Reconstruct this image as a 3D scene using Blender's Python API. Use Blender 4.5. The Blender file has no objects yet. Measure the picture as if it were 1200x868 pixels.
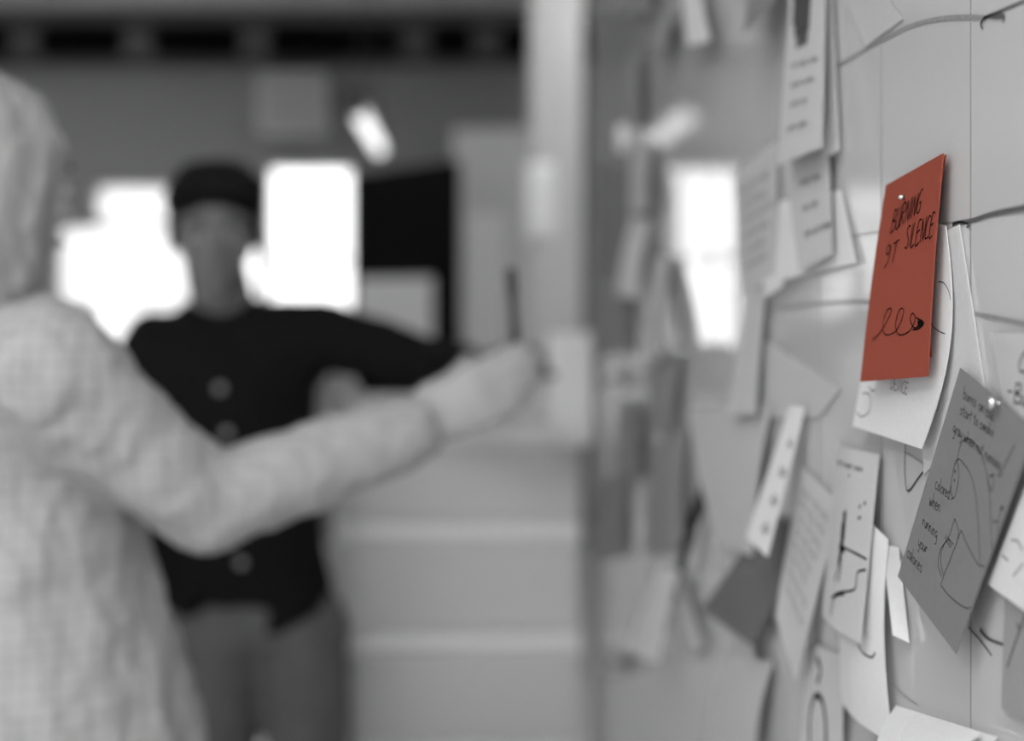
import bpy, bmesh, math, random
from mathutils import Vector, Matrix, Euler

S = bpy.context.scene
C = S.collection
random.seed(7)

# ------------------------------------------------------------------ camera
F = 1667.0            # focal length in pixels of the 1200 px wide frame (50 mm on 36 mm)
VX, VY = 540.0, 340.0 # vanishing point of the board / horizon
CH = 1.50             # camera height
XB = 0.27             # plane of the whiteboard face
cam = bpy.data.cameras.new('camera')
cam.lens = F / 1200 * 36; cam.sensor_width = 36; cam.sensor_fit = 'HORIZONTAL'
cam.shift_x = (600 - VX) / 1200
cam.shift_y = (VY - 434) / 1200
cam.clip_start = 0.05
cam.dof.use_dof = True
cam.dof.focus_distance = 0.79
cam.dof.aperture_fstop = 2.85
cam.dof.aperture_blades = 0
co = bpy.data.objects.new('camera', cam); C.objects.link(co)
co.location = (0, 0, CH); co.rotation_euler = (math.pi / 2, 0, 0)
S.camera = co

# ------------------------------------------------------------------ world, light, exposure
w = bpy.data.worlds.new('sky'); S.world = w; w.use_nodes = True
bg = w.node_tree.nodes['Background']
bg.inputs[0].default_value = (1, 1, 1, 1); bg.inputs[1].default_value = 2.5
S.view_settings.view_transform = 'Standard'; S.view_settings.look = 'None'
S.view_settings.gamma = 1.0; S.view_settings.use_curve_mapping = False
S.view_settings.exposure = 0.0

XL, XR, YF, YN, HC = -3.6, 2.6, 8.5, -2.6, 3.15   # room: left, right, far, near, ceiling

def portal(loc, rot, sx, sy):
    l = bpy.data.lights.new('daylight_portal', 'AREA'); l.shape = 'RECTANGLE'; l.size = sx; l.size_y = sy
    l.cycles.is_portal = True
    o = bpy.data.objects.new('daylight_portal', l); C.objects.link(o); o.location = loc; o.rotation_euler = rot
LEFT_FILL_WIN = [(-2.3, -0.9)]  # unseen window, added to light the board from the left
LEFT_Z = (0.75, 2.95)
NEAR_FILL_WIN = [(-3.3, -1.9), (-1.6, -0.2), (0.7, 2.1)]  # unseen windows added behind the camera to light the fronts
for a, b in LEFT_FILL_WIN:
    portal((XL - 0.16, (a + b) / 2, sum(LEFT_Z) / 2), (0, -math.pi / 2, 0), LEFT_Z[1] - LEFT_Z[0], b - a)

for a, b in NEAR_FILL_WIN:
    portal(((a + b) / 2, YN - 0.16, sum(LEFT_Z) / 2), (math.pi / 2, 0, 0), b - a, LEFT_Z[1] - LEFT_Z[0])
FILL_PANELS = [(-0.5, -1.4), (-0.5, -0.5), (-1.4, -1.4), (-1.4, -0.5), (1.0, 5.0), (-2.4, 6.6)]  # unseen fill panels, added to brighten the board and the room

# ------------------------------------------------------------------ helpers
def P(px, py, Y):
    return Vector(((px - VX) / F * Y, Y, CH + (VY - py) / F * Y))
def BP(px, py, o=0.0):
    X = XB - o
    return P(px, py, F * X / (px - VX))
def proj(p):
    return VX + p.x / p.y * F, VY - (p.z - CH) / p.y * F

def mat(name, col, rough=0.6, metal=0.0, noise=0.0, scale=40.0, bump=0.0, spec=0.5, stretch=None):
    m = bpy.data.materials.new(name); m.use_nodes = True
    nt = m.node_tree; b = nt.nodes['Principled BSDF']
    if not isinstance(col, tuple): col = (col, col, col)
    b.inputs['Base Color'].default_value = (*col, 1)
    b.inputs['Roughness'].default_value = rough; b.inputs['Metallic'].default_value = metal
    b.inputs['Specular IOR Level'].default_value = spec
    if noise or bump:
        tc = nt.nodes.new('ShaderNodeTexCoord'); n = nt.nodes.new('ShaderNodeTexNoise')
        mp = nt.nodes.new('ShaderNodeMapping'); nt.links.new(tc.outputs['Object'], mp.inputs[0])
        if stretch: mp.inputs['Scale'].default_value = stretch
        nt.links.new(mp.outputs[0], n.inputs['Vector']); n.inputs['Scale'].default_value = scale
        n.inputs['Detail'].default_value = 5
        if noise:
            mx = nt.nodes.new('ShaderNodeMix'); mx.data_type = 'RGBA'
            mx.inputs[6].default_value = (*[c * (1 - noise) for c in col], 1)
            mx.inputs[7].default_value = (*[min(1, c * (1 + noise)) for c in col], 1)
            nt.links.new(n.outputs['Fac'], mx.inputs[0]); nt.links.new(mx.outputs[2], b.inputs['Base Color'])
        if bump:
            bp = nt.nodes.new('ShaderNodeBump'); bp.inputs['Strength'].default_value = bump
            bp.inputs['Distance'].default_value = 0.01
            nt.links.new(n.outputs['Fac'], bp.inputs['Height']); nt.links.new(bp.outputs[0], b.inputs['Normal'])
    return m

def paper_mat(name, col, trans=0.25):
    m = bpy.data.materials.new(name); m.use_nodes = True
    nt = m.node_tree; nt.nodes.clear()
    if not isinstance(col, tuple): col = (col, col, col)
    out = nt.nodes.new('ShaderNodeOutputMaterial')
    d = nt.nodes.new('ShaderNodeBsdfDiffuse'); t = nt.nodes.new('ShaderNodeBsdfTranslucent'); mx = nt.nodes.new('ShaderNodeMixShader')
    tc = nt.nodes.new('ShaderNodeTexCoord'); n = nt.nodes.new('ShaderNodeTexNoise'); n.inputs['Scale'].default_value = 300; n.inputs['Detail'].default_value = 4
    nt.links.new(tc.outputs['Object'], n.inputs['Vector'])
    c = nt.nodes.new('ShaderNodeMix'); c.data_type = 'RGBA'
    c.inputs[6].default_value = (*[k * 0.95 for k in col], 1); c.inputs[7].default_value = (*[min(1, k * 1.05) for k in col], 1)
    nt.links.new(n.outputs['Fac'], c.inputs[0])
    nt.links.new(c.outputs[2], d.inputs[0]); nt.links.new(c.outputs[2], t.inputs[0])
    mx.inputs[0].default_value = trans
    nt.links.new(d.outputs[0], mx.inputs[1]); nt.links.new(t.outputs[0], mx.inputs[2]); nt.links.new(mx.outputs[0], out.inputs[0])
    return m

def glass_mat():
    m = bpy.data.materials.new('window_glass'); m.use_nodes = True
    nt = m.node_tree; nt.nodes.clear()
    out = nt.nodes.new('ShaderNodeOutputMaterial'); t = nt.nodes.new('ShaderNodeBsdfTransparent'); g = nt.nodes.new('ShaderNodeBsdfGlossy')
    g.inputs['Roughness'].default_value = 0.02
    mx = nt.nodes.new('ShaderNodeMixShader'); mx.inputs[0].default_value = 0.06
    nt.links.new(t.outputs[0], mx.inputs[1]); nt.links.new(g.outputs[0], mx.inputs[2]); nt.links.new(mx.outputs[0], out.inputs[0])
    return m

def emit(name, s):
    m = bpy.data.materials.new(name); m.use_nodes = True
    b = m.node_tree.nodes['Principled BSDF']; b.inputs['Emission Color'].default_value = (1, 1, 1, 1); b.inputs['Emission Strength'].default_value = s
    return m

def plaid_mat():
    m = bpy.data.materials.new('plaid_cotton'); m.use_nodes = True
    nt = m.node_tree; b = nt.nodes['Principled BSDF']; b.inputs['Roughness'].default_value = 0.85; b.inputs['Specular IOR Level'].default_value = 0.2
    tc = nt.nodes.new('ShaderNodeTexCoord'); sep = nt.nodes.new('ShaderNodeSeparateXYZ'); nt.links.new(tc.outputs['Object'], sep.inputs[0])
    acc = None
    for k, ax in enumerate(('X', 'Z', 'Y')):
        mu = nt.nodes.new('ShaderNodeMath'); mu.operation = 'MULTIPLY'; mu.inputs[1].default_value = 68 if ax != 'Y' else 60
        nt.links.new(sep.outputs[ax], mu.inputs[0])
        fr = nt.nodes.new('ShaderNodeMath'); fr.operation = 'FRACT'; nt.links.new(mu.outputs[0], fr.inputs[0])
        lt = nt.nodes.new('ShaderNodeMath'); lt.operation = 'LESS_THAN'; lt.inputs[1].default_value = 0.3; nt.links.new(fr.outputs[0], lt.inputs[0])
        if acc is None: acc = lt
        else:
            ad = nt.nodes.new('ShaderNodeMath'); ad.operation = 'ADD'; nt.links.new(acc.outputs[0], ad.inputs[0]); nt.links.new(lt.outputs[0], ad.inputs[1]); acc = ad
    r = nt.nodes.new('ShaderNodeValToRGB')
    r.color_ramp.elements[0].color = (0.47, 0.47, 0.47, 1); r.color_ramp.elements[1].color = (0.345, 0.345, 0.345, 1)
    dv = nt.nodes.new('ShaderNodeMath'); dv.operation = 'MULTIPLY'; dv.inputs[1].default_value = 0.4
    nt.links.new(acc.outputs[0], dv.inputs[0]); nt.links.new(dv.outputs[0], r.inputs[0]); nt.links.new(r.outputs[0], b.inputs['Base Color'])
    n = nt.nodes.new('ShaderNodeTexNoise'); n.inputs['Scale'].default_value = 14; bp = nt.nodes.new('ShaderNodeBump'); bp.inputs['Strength'].default_value = 0.6; bp.inputs['Distance'].default_value = 0.02
    nt.links.new(tc.outputs['Object'], n.inputs['Vector']); nt.links.new(n.outputs['Fac'], bp.inputs['Height']); nt.links.new(bp.outputs[0], b.inputs['Normal'])
    return m

M = dict(
    board=mat('whiteboard_enamel', 0.63, 0.05, spec=0.75, noise=0.03, scale=6),
    line=mat('panel_seam', 0.27, 0.6), marker=mat('dry_marker', 0.10, 0.7, noise=0.5, scale=300), marker_faint=mat('wiped_marker', 0.28, 0.6, noise=0.25, scale=200),
    alu=mat('anodised_frame', 0.28, 0.5, 0.3, noise=0.05, scale=60),
    ink=mat('black_ink', 0.006, 0.9, spec=0.02), ink_grey=mat('grey_ink', 0.08, 0.9, spec=0.05),
    bright=paper_mat('bright_paper', 0.97, 0.02), faint=paper_mat('faint_reflection', 0.58, 0.1), red=paper_mat('red_paper', (0.335, 0.085, 0.058), 0.1),
    white=paper_mat('white_paper', 0.90, 0.25), pale=paper_mat('pale_paper', 0.70, 0.25), mid=paper_mat('mid_grey_paper', 0.42, 0.2),
    grey=paper_mat('grey_paper', 0.27, 0.15), dark=paper_mat('dark_grey_paper', 0.19, 0.1), black=paper_mat('black_paper', 0.04, 0.0), tracing=paper_mat('tracing_paper', 0.9, 0.5),
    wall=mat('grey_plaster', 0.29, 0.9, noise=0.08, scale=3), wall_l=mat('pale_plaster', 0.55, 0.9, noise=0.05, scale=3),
    ceil=mat('ceiling_plaster', 0.88, 0.9, noise=0.05, scale=2), floor=mat('screed_floor', 0.62, 0.35, noise=0.12, scale=2.5),
    bracket=mat('bracket_steel', 0.08, 0.5), blackm=mat('black_steel', 0.004, 0.8, spec=0.05), dgrey=mat('dark_steel', 0.03, 0.5), frame=mat('window_frame_paint', 0.6, 0.5), glass=glass_mat(),
    post=mat('pale_post_paint', 0.62, 0.6, noise=0.05, scale=8), grip=mat('lit_grip', 0.97, 0.4), cab=mat('white_lacquer', 0.72, 0.5, noise=0.03, scale=5), cabdark=mat('cabinet_gap', 0.25, 0.7),
    lamp=emit('lamp_tube', 1.5), panel=emit('fill_panel_glow', 16.0), window_dimmer=paper_mat('dimming_cloth', 0.95, 0.8), blackboard=mat('blackboard_slate', 0.005, 0.8, spec=0.05, noise=0.2, scale=12),
    skin=mat('skin', 0.19, 0.5, noise=0.06, scale=30), skin_l=mat('light_skin', 0.42, 0.5, noise=0.06, scale=30),
    hair_d=mat('dark_hair', 0.008, 0.7, noise=0.5, scale=60, bump=0.6, spec=0.15, stretch=(1, 1, .15)), hair_b=mat('blond_hair', 0.40, 0.45, noise=0.45, scale=50, bump=0.8, stretch=(1, 1, .12)),
    shirt=mat('black_cotton', 0.008, 0.85, noise=0.2, scale=12, bump=0.3, spec=0.15), button=mat('pearl_button', 0.35, 0.25), jeans=mat('grey_denim', 0.14, 0.9, noise=0.25, scale=18, bump=0.3, spec=0.2),
    plaid=plaid_mat(), eye=mat('eye_white', 0.7, 0.2), iris=mat('iris', 0.02, 0.2), lip=mat('lips', 0.22, 0.5), shoe=mat('leather_shoe', 0.02, 0.4), sole=mat('shoe_sole', 0.3, 0.7),
    ceramic=mat('white_ceramic', 0.95, 0.15), steel=mat('polished_steel', 0.7, 0.15, 1.0), reflection_disc=mat('white_reflection_disc', 0.9, 0.25),
    banner=mat('white_banner', 0.95, 0.8, noise=0.04, scale=6), divider=mat('divider_fabric', 0.75, 0.9, noise=0.05, scale=8), duct=mat('duct_sheet', 0.55, 0.5, noise=0.05, scale=6),
)

def tag(o, label, cat, group=None):
    o['label'] = label; o['category'] = cat
    if group: o['group'] = group
    return o
def thing(name, loc, label, cat, group=None):
    o = bpy.data.objects.new(name, None); C.objects.link(o); o.location = loc; o.empty_display_size = 0.05
    return tag(o, label, cat, group)
def obj(name, bm, m, parent=None, smooth=False):
    me = bpy.data.meshes.new(name); bm.normal_update(); bm.to_mesh(me); bm.free()
    me.materials.append(m)
    if smooth:
        for p in me.polygons: p.use_smooth = True
    o = bpy.data.objects.new(name, me); C.objects.link(o)
    if parent:
        o.parent = parent
        mw = Matrix.Translation(parent.location)
        p = parent.parent
        while p: mw = Matrix.Translation(p.location) @ mw; p = p.parent
        me.transform(mw.inverted())
    return o
def struct(name, bm, m, parent=None):
    o = obj(name, bm, m, parent)
    if not parent: o['kind'] = 'structure'
    return o
def box(bm, a, b, bev=0.0):
    r = bmesh.ops.create_cube(bm, size=1.0)
    for v in r['verts']:
        v.co = Vector([(a[i] + b[i]) / 2 + v.co[i] * abs(b[i] - a[i]) for i in range(3)])
    if bev:
        es = list({e for v in r['verts'] for e in v.link_edges})
        bmesh.ops.bevel(bm, geom=es, offset=bev, segments=2, affect='EDGES', profile=0.6)
    return bm
def bx(a, b, bev=0.0): return box(bmesh.new(), a, b, bev)
def lathe(bm, prof, origin, axis=Vector((0, 0, 1)), n=24):
    q = Vector((0, 0, 1)).rotation_difference(axis.normalized()).to_matrix()
    rings = []
    for r, h in prof:
        rings.append([bm.verts.new(origin + q @ Vector((r * math.cos(2 * math.pi * k / n), r * math.sin(2 * math.pi * k / n), h))) for k in range(n)])
    for a, b in zip(rings, rings[1:]):
        for k in range(n): bm.faces.new((a[k], a[(k + 1) % n], b[(k + 1) % n], b[k]))
    bm.faces.new(rings[0][::-1]); bm.faces.new(rings[-1])
    return bm
def tube(bm, pts, r, n=8):
    rings = []
    for i, p in enumerate(pts):
        t = (pts[min(i + 1, len(pts) - 1)] - pts[max(i - 1, 0)]).normalized()
        q = Vector((0, 0, 1)).rotation_difference(t).to_matrix()
        rings.append([bm.verts.new(p + q @ Vector((r * math.cos(2 * math.pi * k / n), r * math.sin(2 * math.pi * k / n), 0))) for k in range(n)])
    for a, b in zip(rings, rings[1:]):
        for k in range(n): bm.faces.new((a[k], a[(k + 1) % n], b[(k + 1) % n], b[k]))
    bm.faces.new(rings[0][::-1]); bm.faces.new(rings[-1])
    return bm

# ------------------------------------------------------------------ room shell
def holed(axis, c0, c1, u0, u1, z0, z1, holes):
    """wall slab between c0 and c1 on the given axis with rectangular openings (ua, ub, za, zb)"""
    bm = bmesh.new()
    us = sorted({u0, u1, *[h[0] for h in holes], *[h[1] for h in holes]}); zs = sorted({z0, z1, *[h[2] for h in holes], *[h[3] for h in holes]})
    for ua, ub in zip(us, us[1:]):
        for za, zb in zip(zs, zs[1:]):
            um, zm = (ua + ub) / 2, (za + zb) / 2
            if any(h[0] < um < h[1] and h[2] < zm < h[3] for h in holes): continue
            if axis == 'x': box(bm, (c0, ua, za), (c1, ub, zb))
            else: box(bm, (ua, c0, za), (ub, c1, zb))
    bmesh.ops.remove_doubles(bm, verts=bm.verts, dist=1e-5)
    return bm
struct('floor', bx((XL - .2, YN - .2, -0.1), (XR + .2, YF + .2, 0)), M['floor'])
struct('ceiling', bx((XL - .2, YN - .2, HC), (XR + .2, YF + .2, HC + .1)), M['ceil'])
struct('wall_near', holed('y', YN - .2, YN, XL - .2, XR + .2, 0, HC, [(a, b, *LEFT_Z) for a, b in NEAR_FILL_WIN]), M['wall_l'])
struct('wall_right', bx((XR, YN, 0), (XR + .2, YF, HC)), M['wall_l'])
struct('wall_left', holed('x', XL - .2, XL, YN, YF, 0, HC, [(a, b, *LEFT_Z) for a, b in LEFT_FILL_WIN]), M['wall_l'])
def wx(px): return (px - VX) / F * YF
def wz(py): return CH + (VY - py) / F * YF
FAR_WIN = [(wx(62), wx(226), wz(446), wz(262)), (wx(106), wx(200), wz(262), wz(214)), (wx(279), wx(304), wz(413), wz(268)), (wx(311), wx(414), wz(413), wz(193))]
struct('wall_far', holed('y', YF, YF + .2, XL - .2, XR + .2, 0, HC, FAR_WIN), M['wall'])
def window(n, axis, c, h, bars_u=(), bars_z=()):
    u0, u1, z0, z1 = h
    e = bpy.data.objects.new('window_%d' % n, None); C.objects.link(e); e['kind'] = 'structure'
    mid = ((u0 + u1) / 2, c, z0) if axis == 'y' else (c, (u0 + u1) / 2, z0); e.location = mid
    t = 0.022
    def seg(nm, a, b, za, zb, m, d):
        lo, hi = ((a, c - d, za), (b, c + d, zb)) if axis == 'y' else ((c - d, a, za), (c + d, b, zb))
        obj(nm, bx(lo, hi), m, e)
    seg('frame_rail', u0, u1, z0, z0 + t, M['frame'], .03); seg('frame_rail', u0, u1, z1 - t, z1, M['frame'], .03)
    seg('frame_stile', u0, u0 + t, z0 + t, z1 - t, M['frame'], .03); seg('frame_stile', u1 - t, u1, z0 + t, z1 - t, M['frame'], .03)
    us = [u0 + t, *bars_u, u1 - t]; zs = [z0 + t, *bars_z, z1 - t]
    for u in bars_u: seg('mullion', u - .012, u + .012, z0 + t, z1 - t, M['frame'], .02)
    for z in bars_z:
        for a, b in zip(us, us[1:]): seg('glazing_bar', a + .012, b - .012, z - .012, z + .012, M['frame'], .02)
    for a, b in zip(us, us[1:]):
        for za, zb in zip(zs, zs[1:]): seg('pane', a, b, za, zb, M['glass'], .003)
n = 1
for h in FAR_WIN:
    mids = ((h[2] + h[3]) / 2,) if h[3] - h[2] > .8 else ()
    window(n, 'y', YF + .1, h, (), mids); n += 1
for a, b in LEFT_FILL_WIN:
    window(n, 'x', XL - .1, (a, b, *LEFT_Z), ((a + b) / 2,), (1.7,)); n += 1  # added fill opening, framed like the other windows

for a, b in NEAR_FILL_WIN:
    window(n, 'y', YN - .1, (a, b, *LEFT_Z), ((a + b) / 2,), (1.7,)); n += 1  # added fill openings behind the camera, framed like windows
for x, y in FILL_PANELS:
    e = thing('fill_panel', (x, y, HC - .05), 'flat square fill light panel added on the ceiling outside the frame', 'ceiling light', 'added fill light panels')
    obj('tray', bx((x - .32, y - .32, HC - .05), (x + .32, y + .32, HC - .001), .005), M['frame'], e)
    obj('diffuser', bx((x - .29, y - .29, HC - .056), (x + .29, y + .29, HC - .05)), M['panel'], e)
# white translucent sheets added behind the left panes to dim their reflection
x0, x1, z0, z1 = FAR_WIN[0]
for h in FAR_WIN[:2]:
    tag(obj('dimming_sheet', bx((h[0] + .005, YF + .14, h[2] + .005), (h[1] - .005, YF + .143, h[3] - .005)), M['window_dimmer'], None), 'white translucent sheet added to dim the %s' % ('wide window beside the person in black' if h is FAR_WIN[0] else 'small top window'), 'window_dimmer')

# dark band under the ceiling of the far wall, with brackets
bt = thing('steel_beam', (0, YF - .1, wz(76)), 'long black steel beam with brackets running high across the far wall', 'beam')
obj('web', bx((XL + .01, YF - .16, wz(74)), (wx(780), YF - .002, wz(36))), M['blackm'], bt)
obj('flange', bx((XL + .01, YF - .22, wz(77)), (wx(780), YF - .002, wz(74))), M['dgrey'], bt)
obj('flange', bx((XL + .01, YF - .22, wz(36)), (wx(780), YF - .002, wz(33))), M['dgrey'], bt)
for x in (170, 304, 488, 570, 40): obj('bracket', bx((wx(x - 17), YF - .2, wz(74)), (wx(x + 17), YF - .16, wz(36)), .005), M['bracket'], bt)
du = thing('ventilation_box', (wx(345), YF - .1, wz(160)), 'pale grey ventilation box on the far wall above the window', 'ventilation box')
obj('casing', bx((wx(308), YF - .25, wz(160)), (wx(388), YF - .002, wz(92)), .015), M['duct'], du)
for k in range(4): obj('louvre', bx((wx(316), YF - .265, wz(152 - k * 15)), (wx(380), YF - .25, wz(146 - k * 15))), M['wall'], du)

# linear pendant lamp running into the depth of the room
lz = CH + 0.74; lx = -0.425
lt = thing('pendant_lamp', (lx, 6.6, lz), 'slim linear tube lamp hanging on wires near the blackboard', 'lamp')
obj('housing', bx((lx - .045, 5.75, lz + .035), (lx + .045, 7.5, lz + .075), .006), M['dgrey'], lt)
obj('tube', tube(bmesh.new(), [Vector((lx, 5.8, lz)), Vector((lx, 7.45, lz))], .032, 14), M['lamp'], lt, True)
for y in (5.77, 7.46): obj('end_cap', bx((lx - .035, y - .02, lz - .036), (lx + .035, y + .02, lz + .036), .005), M['dgrey'], lt)
for y in (6.0, 7.2): obj('wire', tube(bmesh.new(), [Vector((lx, y, lz + .075)), Vector((lx, y, HC - .001))], .004, 6), M['dgrey'], lt)

# blackboard standing askew before the far wall, with a grey sheet
def panel_between(a, b, z0, z1, th):
    d = (b - a); d.z = 0; nrm = Vector((d.y, -d.x, 0)).normalized()
    bm = bmesh.new(); vs = []
    for off in (0, th):
        for p, z in ((a, z0), (b, z0), (b, z1), (a, z1)): vs.append(bm.verts.new(Vector((p.x, p.y, z)) - nrm * off))
    for f in ((0, 1, 2, 3), (7, 6, 5, 4), (0, 4, 5, 1), (1, 5, 6, 2), (2, 6, 7, 3), (3, 7, 4, 0)): bm.faces.new([vs[i] for i in f])
    bmesh.ops.recalc_face_normals(bm, faces=bm.faces)
    return bm, nrm
A = P(413, 212, 7.1); B = P(531, 194, 6.3)
bb = thing('blackboard', ((A.x + B.x) / 2, 6.7, 0), 'tall black board standing beneath the tube lamp with a grey sheet on it', 'blackboard')
bm, nb = panel_between(A, B, .35, A.z + .03, .04); obj('slate_panel', bm, M['blackboard'], bb)
for t0 in (0.04, 0.9):
    a = A.lerp(B, t0); b2 = A.lerp(B, t0 + .06)
    bm, _ = panel_between(a, b2, 0, .35, .04); obj('leg', bm, M['dgrey'], bb)
    m_ = a.lerp(b2, .5)
    obj('foot', bx((m_.x - .03, m_.y - .22, 0), (m_.x + .03, m_.y + .22, .03), .004), M['dgrey'], bb)
a = A.lerp(B, .07) + nb * .012; b2 = A.lerp(B, .83) + nb * .012
bm, _ = panel_between(a, b2, CH - .34, CH + .06, .006)
tag(obj('poster', bm, M['white'], None), 'plain mid grey sheet pinned to the tall blackboard', 'poster')

# pale partition and banner right of the blackboard
tag(obj('partition_panel', bx((P(531, 0, 7.7).x, 7.7, 0), (P(640, 0, 7.7).x, 7.78, P(0, 150, 7.7).z)), M['divider'], None), 'pale grey room divider panel standing beyond the blackboard', 'partition')
tag(obj('banner', bx((P(547, 0, 7.69).x, 7.68, .5), (P(592, 0, 7.69).x, 7.695, P(0, 250, 7.69).z)), M['banner'], None), 'narrow white banner hanging on the pale room divider', 'banner')

# support post behind the cabinet
Yp = 5.5
pt = thing('support_post', (.36, Yp, 0), 'pale square post rising behind the drawer cabinet', 'post')
obj('shaft', bx((P(622, 0, Yp).x, Yp, .06), (P(682, 0, Yp).x, Yp + .2, HC - .04), .008), M['post'], pt)
obj('base_plate', bx((P(622, 0, Yp).x - .03, Yp - .03, 0), (P(682, 0, Yp).x + .03, Yp + .23, .06), .004), M['post'], pt)
obj('cap_plate', bx((P(622, 0, Yp).x - .03, Yp - .03, HC - .04), (P(682, 0, Yp).x + .03, Yp + .23, HC - .0005), .004), M['post'], pt)

# ------------------------------------------------------------------ whiteboard
YB0, YB1 = 0.12, 2.86
wb = thing('whiteboard', (XB + .02, 1.5, 0), 'large glossy whiteboard with thin grid seams, covered in pinned notes and marker lines', 'whiteboard')
obj('panel', bx((XB, YB0, .42), (XB + .03, YB1, 2.55)), M['board'], wb)
obj('frame_rail', bx((XB - .006, YB0 - .02, 2.55), (XB + .036, YB1 + .02, 2.585), .003), M['alu'], wb)
obj('frame_rail', bx((XB - .006, YB0 - .02, .385), (XB + .036, YB1 + .02, .42), .003), M['alu'], wb)
for y in (YB0 - .02, YB1): obj('frame_stile', bx((XB - .003, y, .42), (XB + .036, y + .02, 2.55), .002), M['alu'], wb)
for y in (.35, 2.6):
    obj('leg', bx((XB - .002, y - .02, .03), (XB + .034, y + .02, .385)), M['alu'], wb)
    obj('foot', bx((XB - .22, y - .03, 0), (XB + .3, y + .03, .03), .004), M['alu'], wb)

def ribbon(bm, pts, nrm, wd):
    """flat stroke: pts 3-D points, nrm their normals, wd width(s)"""
    n = len(pts)
    if n < 2: return
    L, R = [], []
    for i in range(n):
        t = (pts[min(i + 1, n - 1)] - pts[max(i - 1, 0)])
        if t.length < 1e-9: t = Vector((0, 0, 1))
        s = t.normalized().cross(nrm[i]).normalized()
        ww = wd(i / (n - 1)) if callable(wd) else wd
        L.append(bm.verts.new(pts[i] - s * ww / 2)); R.append(bm.verts.new(pts[i] + s * ww / 2))
    for i in range(n - 1): bm.faces.new((L[i], R[i], R[i + 1], L[i + 1]))
def smooth_line(pts, k=6):
    """Catmull-Rom through 2-D points"""
    if len(pts) < 3: return [tuple(p) for p in pts]
    out = []
    q = [pts[0]] + list(pts) + [pts[-1]]
    for i in range(1, len(q) - 2):
        for s in range(k):
            t = s / k
            r = []
            for d in (0, 1):
                a, b, c, e = q[i - 1][d], q[i][d], q[i + 1][d], q[i + 2][d]
                r.append(.5 * ((2 * b) + (-a + c) * t + (2 * a - 5 * b + 4 * c - e) * t * t + (-a + 3 * b - 3 * c + e) * t ** 3))
            out.append(tuple(r))
    out.append(tuple(pts[-1]))
    return out
def densify(pts, k=4):
    out = []
    for a, b in zip(pts, pts[1:]):
        for s in range(k): out.append((a[0] + (b[0] - a[0]) * s / k, a[1] + (b[1] - a[1]) * s / k))
    out.append(pts[-1]); return out

NB = Vector((-1, 0, 0))
def board_stroke(pts, wmm, m='marker', name='marker_line', sm=True, o=.0006):
    bm = bmesh.new(); q = smooth_line(pts) if sm else densify(pts, 4)
    ps = [BP(x, y, o) for x, y in q]
    ribbon(bm, ps, [NB] * len(ps), wmm / 1000 if not callable(wmm) else wmm)
    return obj(name, bm, M[m], wb)
# thin seams
for px in (1033.5, 1138):
    y = F * XB / (px - VX)
    obj('grid_seam', bx((XB - .0004, y - .0006, .42), (XB, y + .0006, 2.55)), M['line'], wb)
d = F * XB * (1 / (1033.5 - VX) - 1 / (1138 - VX))
for k in (1, 2, 3, 4, 5, 6):
    y = F * XB / (1033.5 - VX) + d * k
    obj('grid_seam', bx((XB - .0004, y - .0006, .42), (XB, y + .0006, 2.55)), M['line'], wb)
zz = BP(1030, 272).z
obj('grid_seam', bx((XB - .0004, YB0, zz - .0004), (XB, YB1, zz + .0004)), M['marker_faint'], wb)
# hand-drawn marker curves
board_stroke([(972, 84), (1000, 66), (1033, 47), (1065, 31), (1100, 22), (1135, 20), (1155, 21)], 2.6, 'marker_faint')
board_stroke([(1152, 34), (1149, 28), (1154, 21), (1172, 13), (1200, 1), (1225, -10)], 1.6)
board_stroke([(1152, 21), (1165, 19), (1176, 19), (1175, 27)], lambda t: .0012 + .0022 * math.sin(math.pi * t) ** 2)
board_stroke([(1116, 263), (1140, 258), (1165, 250), (1200, 243), (1240, 236)], 2.6)
board_stroke([(1116, 263), (1126, 260), (1137, 264), (1132, 266)], 1.0)
board_stroke([(903, 362), (950, 357), (1000, 353), (1050, 354), (1100, 360), (1140, 367), (1200, 379), (1240, 388)], 2.3, 'marker_faint')
board_stroke([(1061, 520), (1060, 545), (1062, 571), (1066, 574), (1076, 560), (1085, 550), (1090, 555), (1091, 585)], 1.1, 'ink')
board_stroke([(1062, 530), (1080, 542), (1097, 557)], 1.6, 'marker_faint')
board_stroke([(1091, 533), (1096, 541), (1104, 547)], 1.8, 'ink')
board_stroke([(1135, 735), (1150, 752), (1162, 768)], 1.2, 'marker')
board_stroke([(1148, 737), (1158, 748), (1178, 756)], lambda t: .0026 - .0012 * t, 'marker')
board_stroke([(1048, 643), (1060, 655)], 1.0, 'marker_faint', sm=False)
board_stroke([(1045, 800), (1060, 815), (1075, 826)], 1.0, 'marker_faint')

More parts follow.
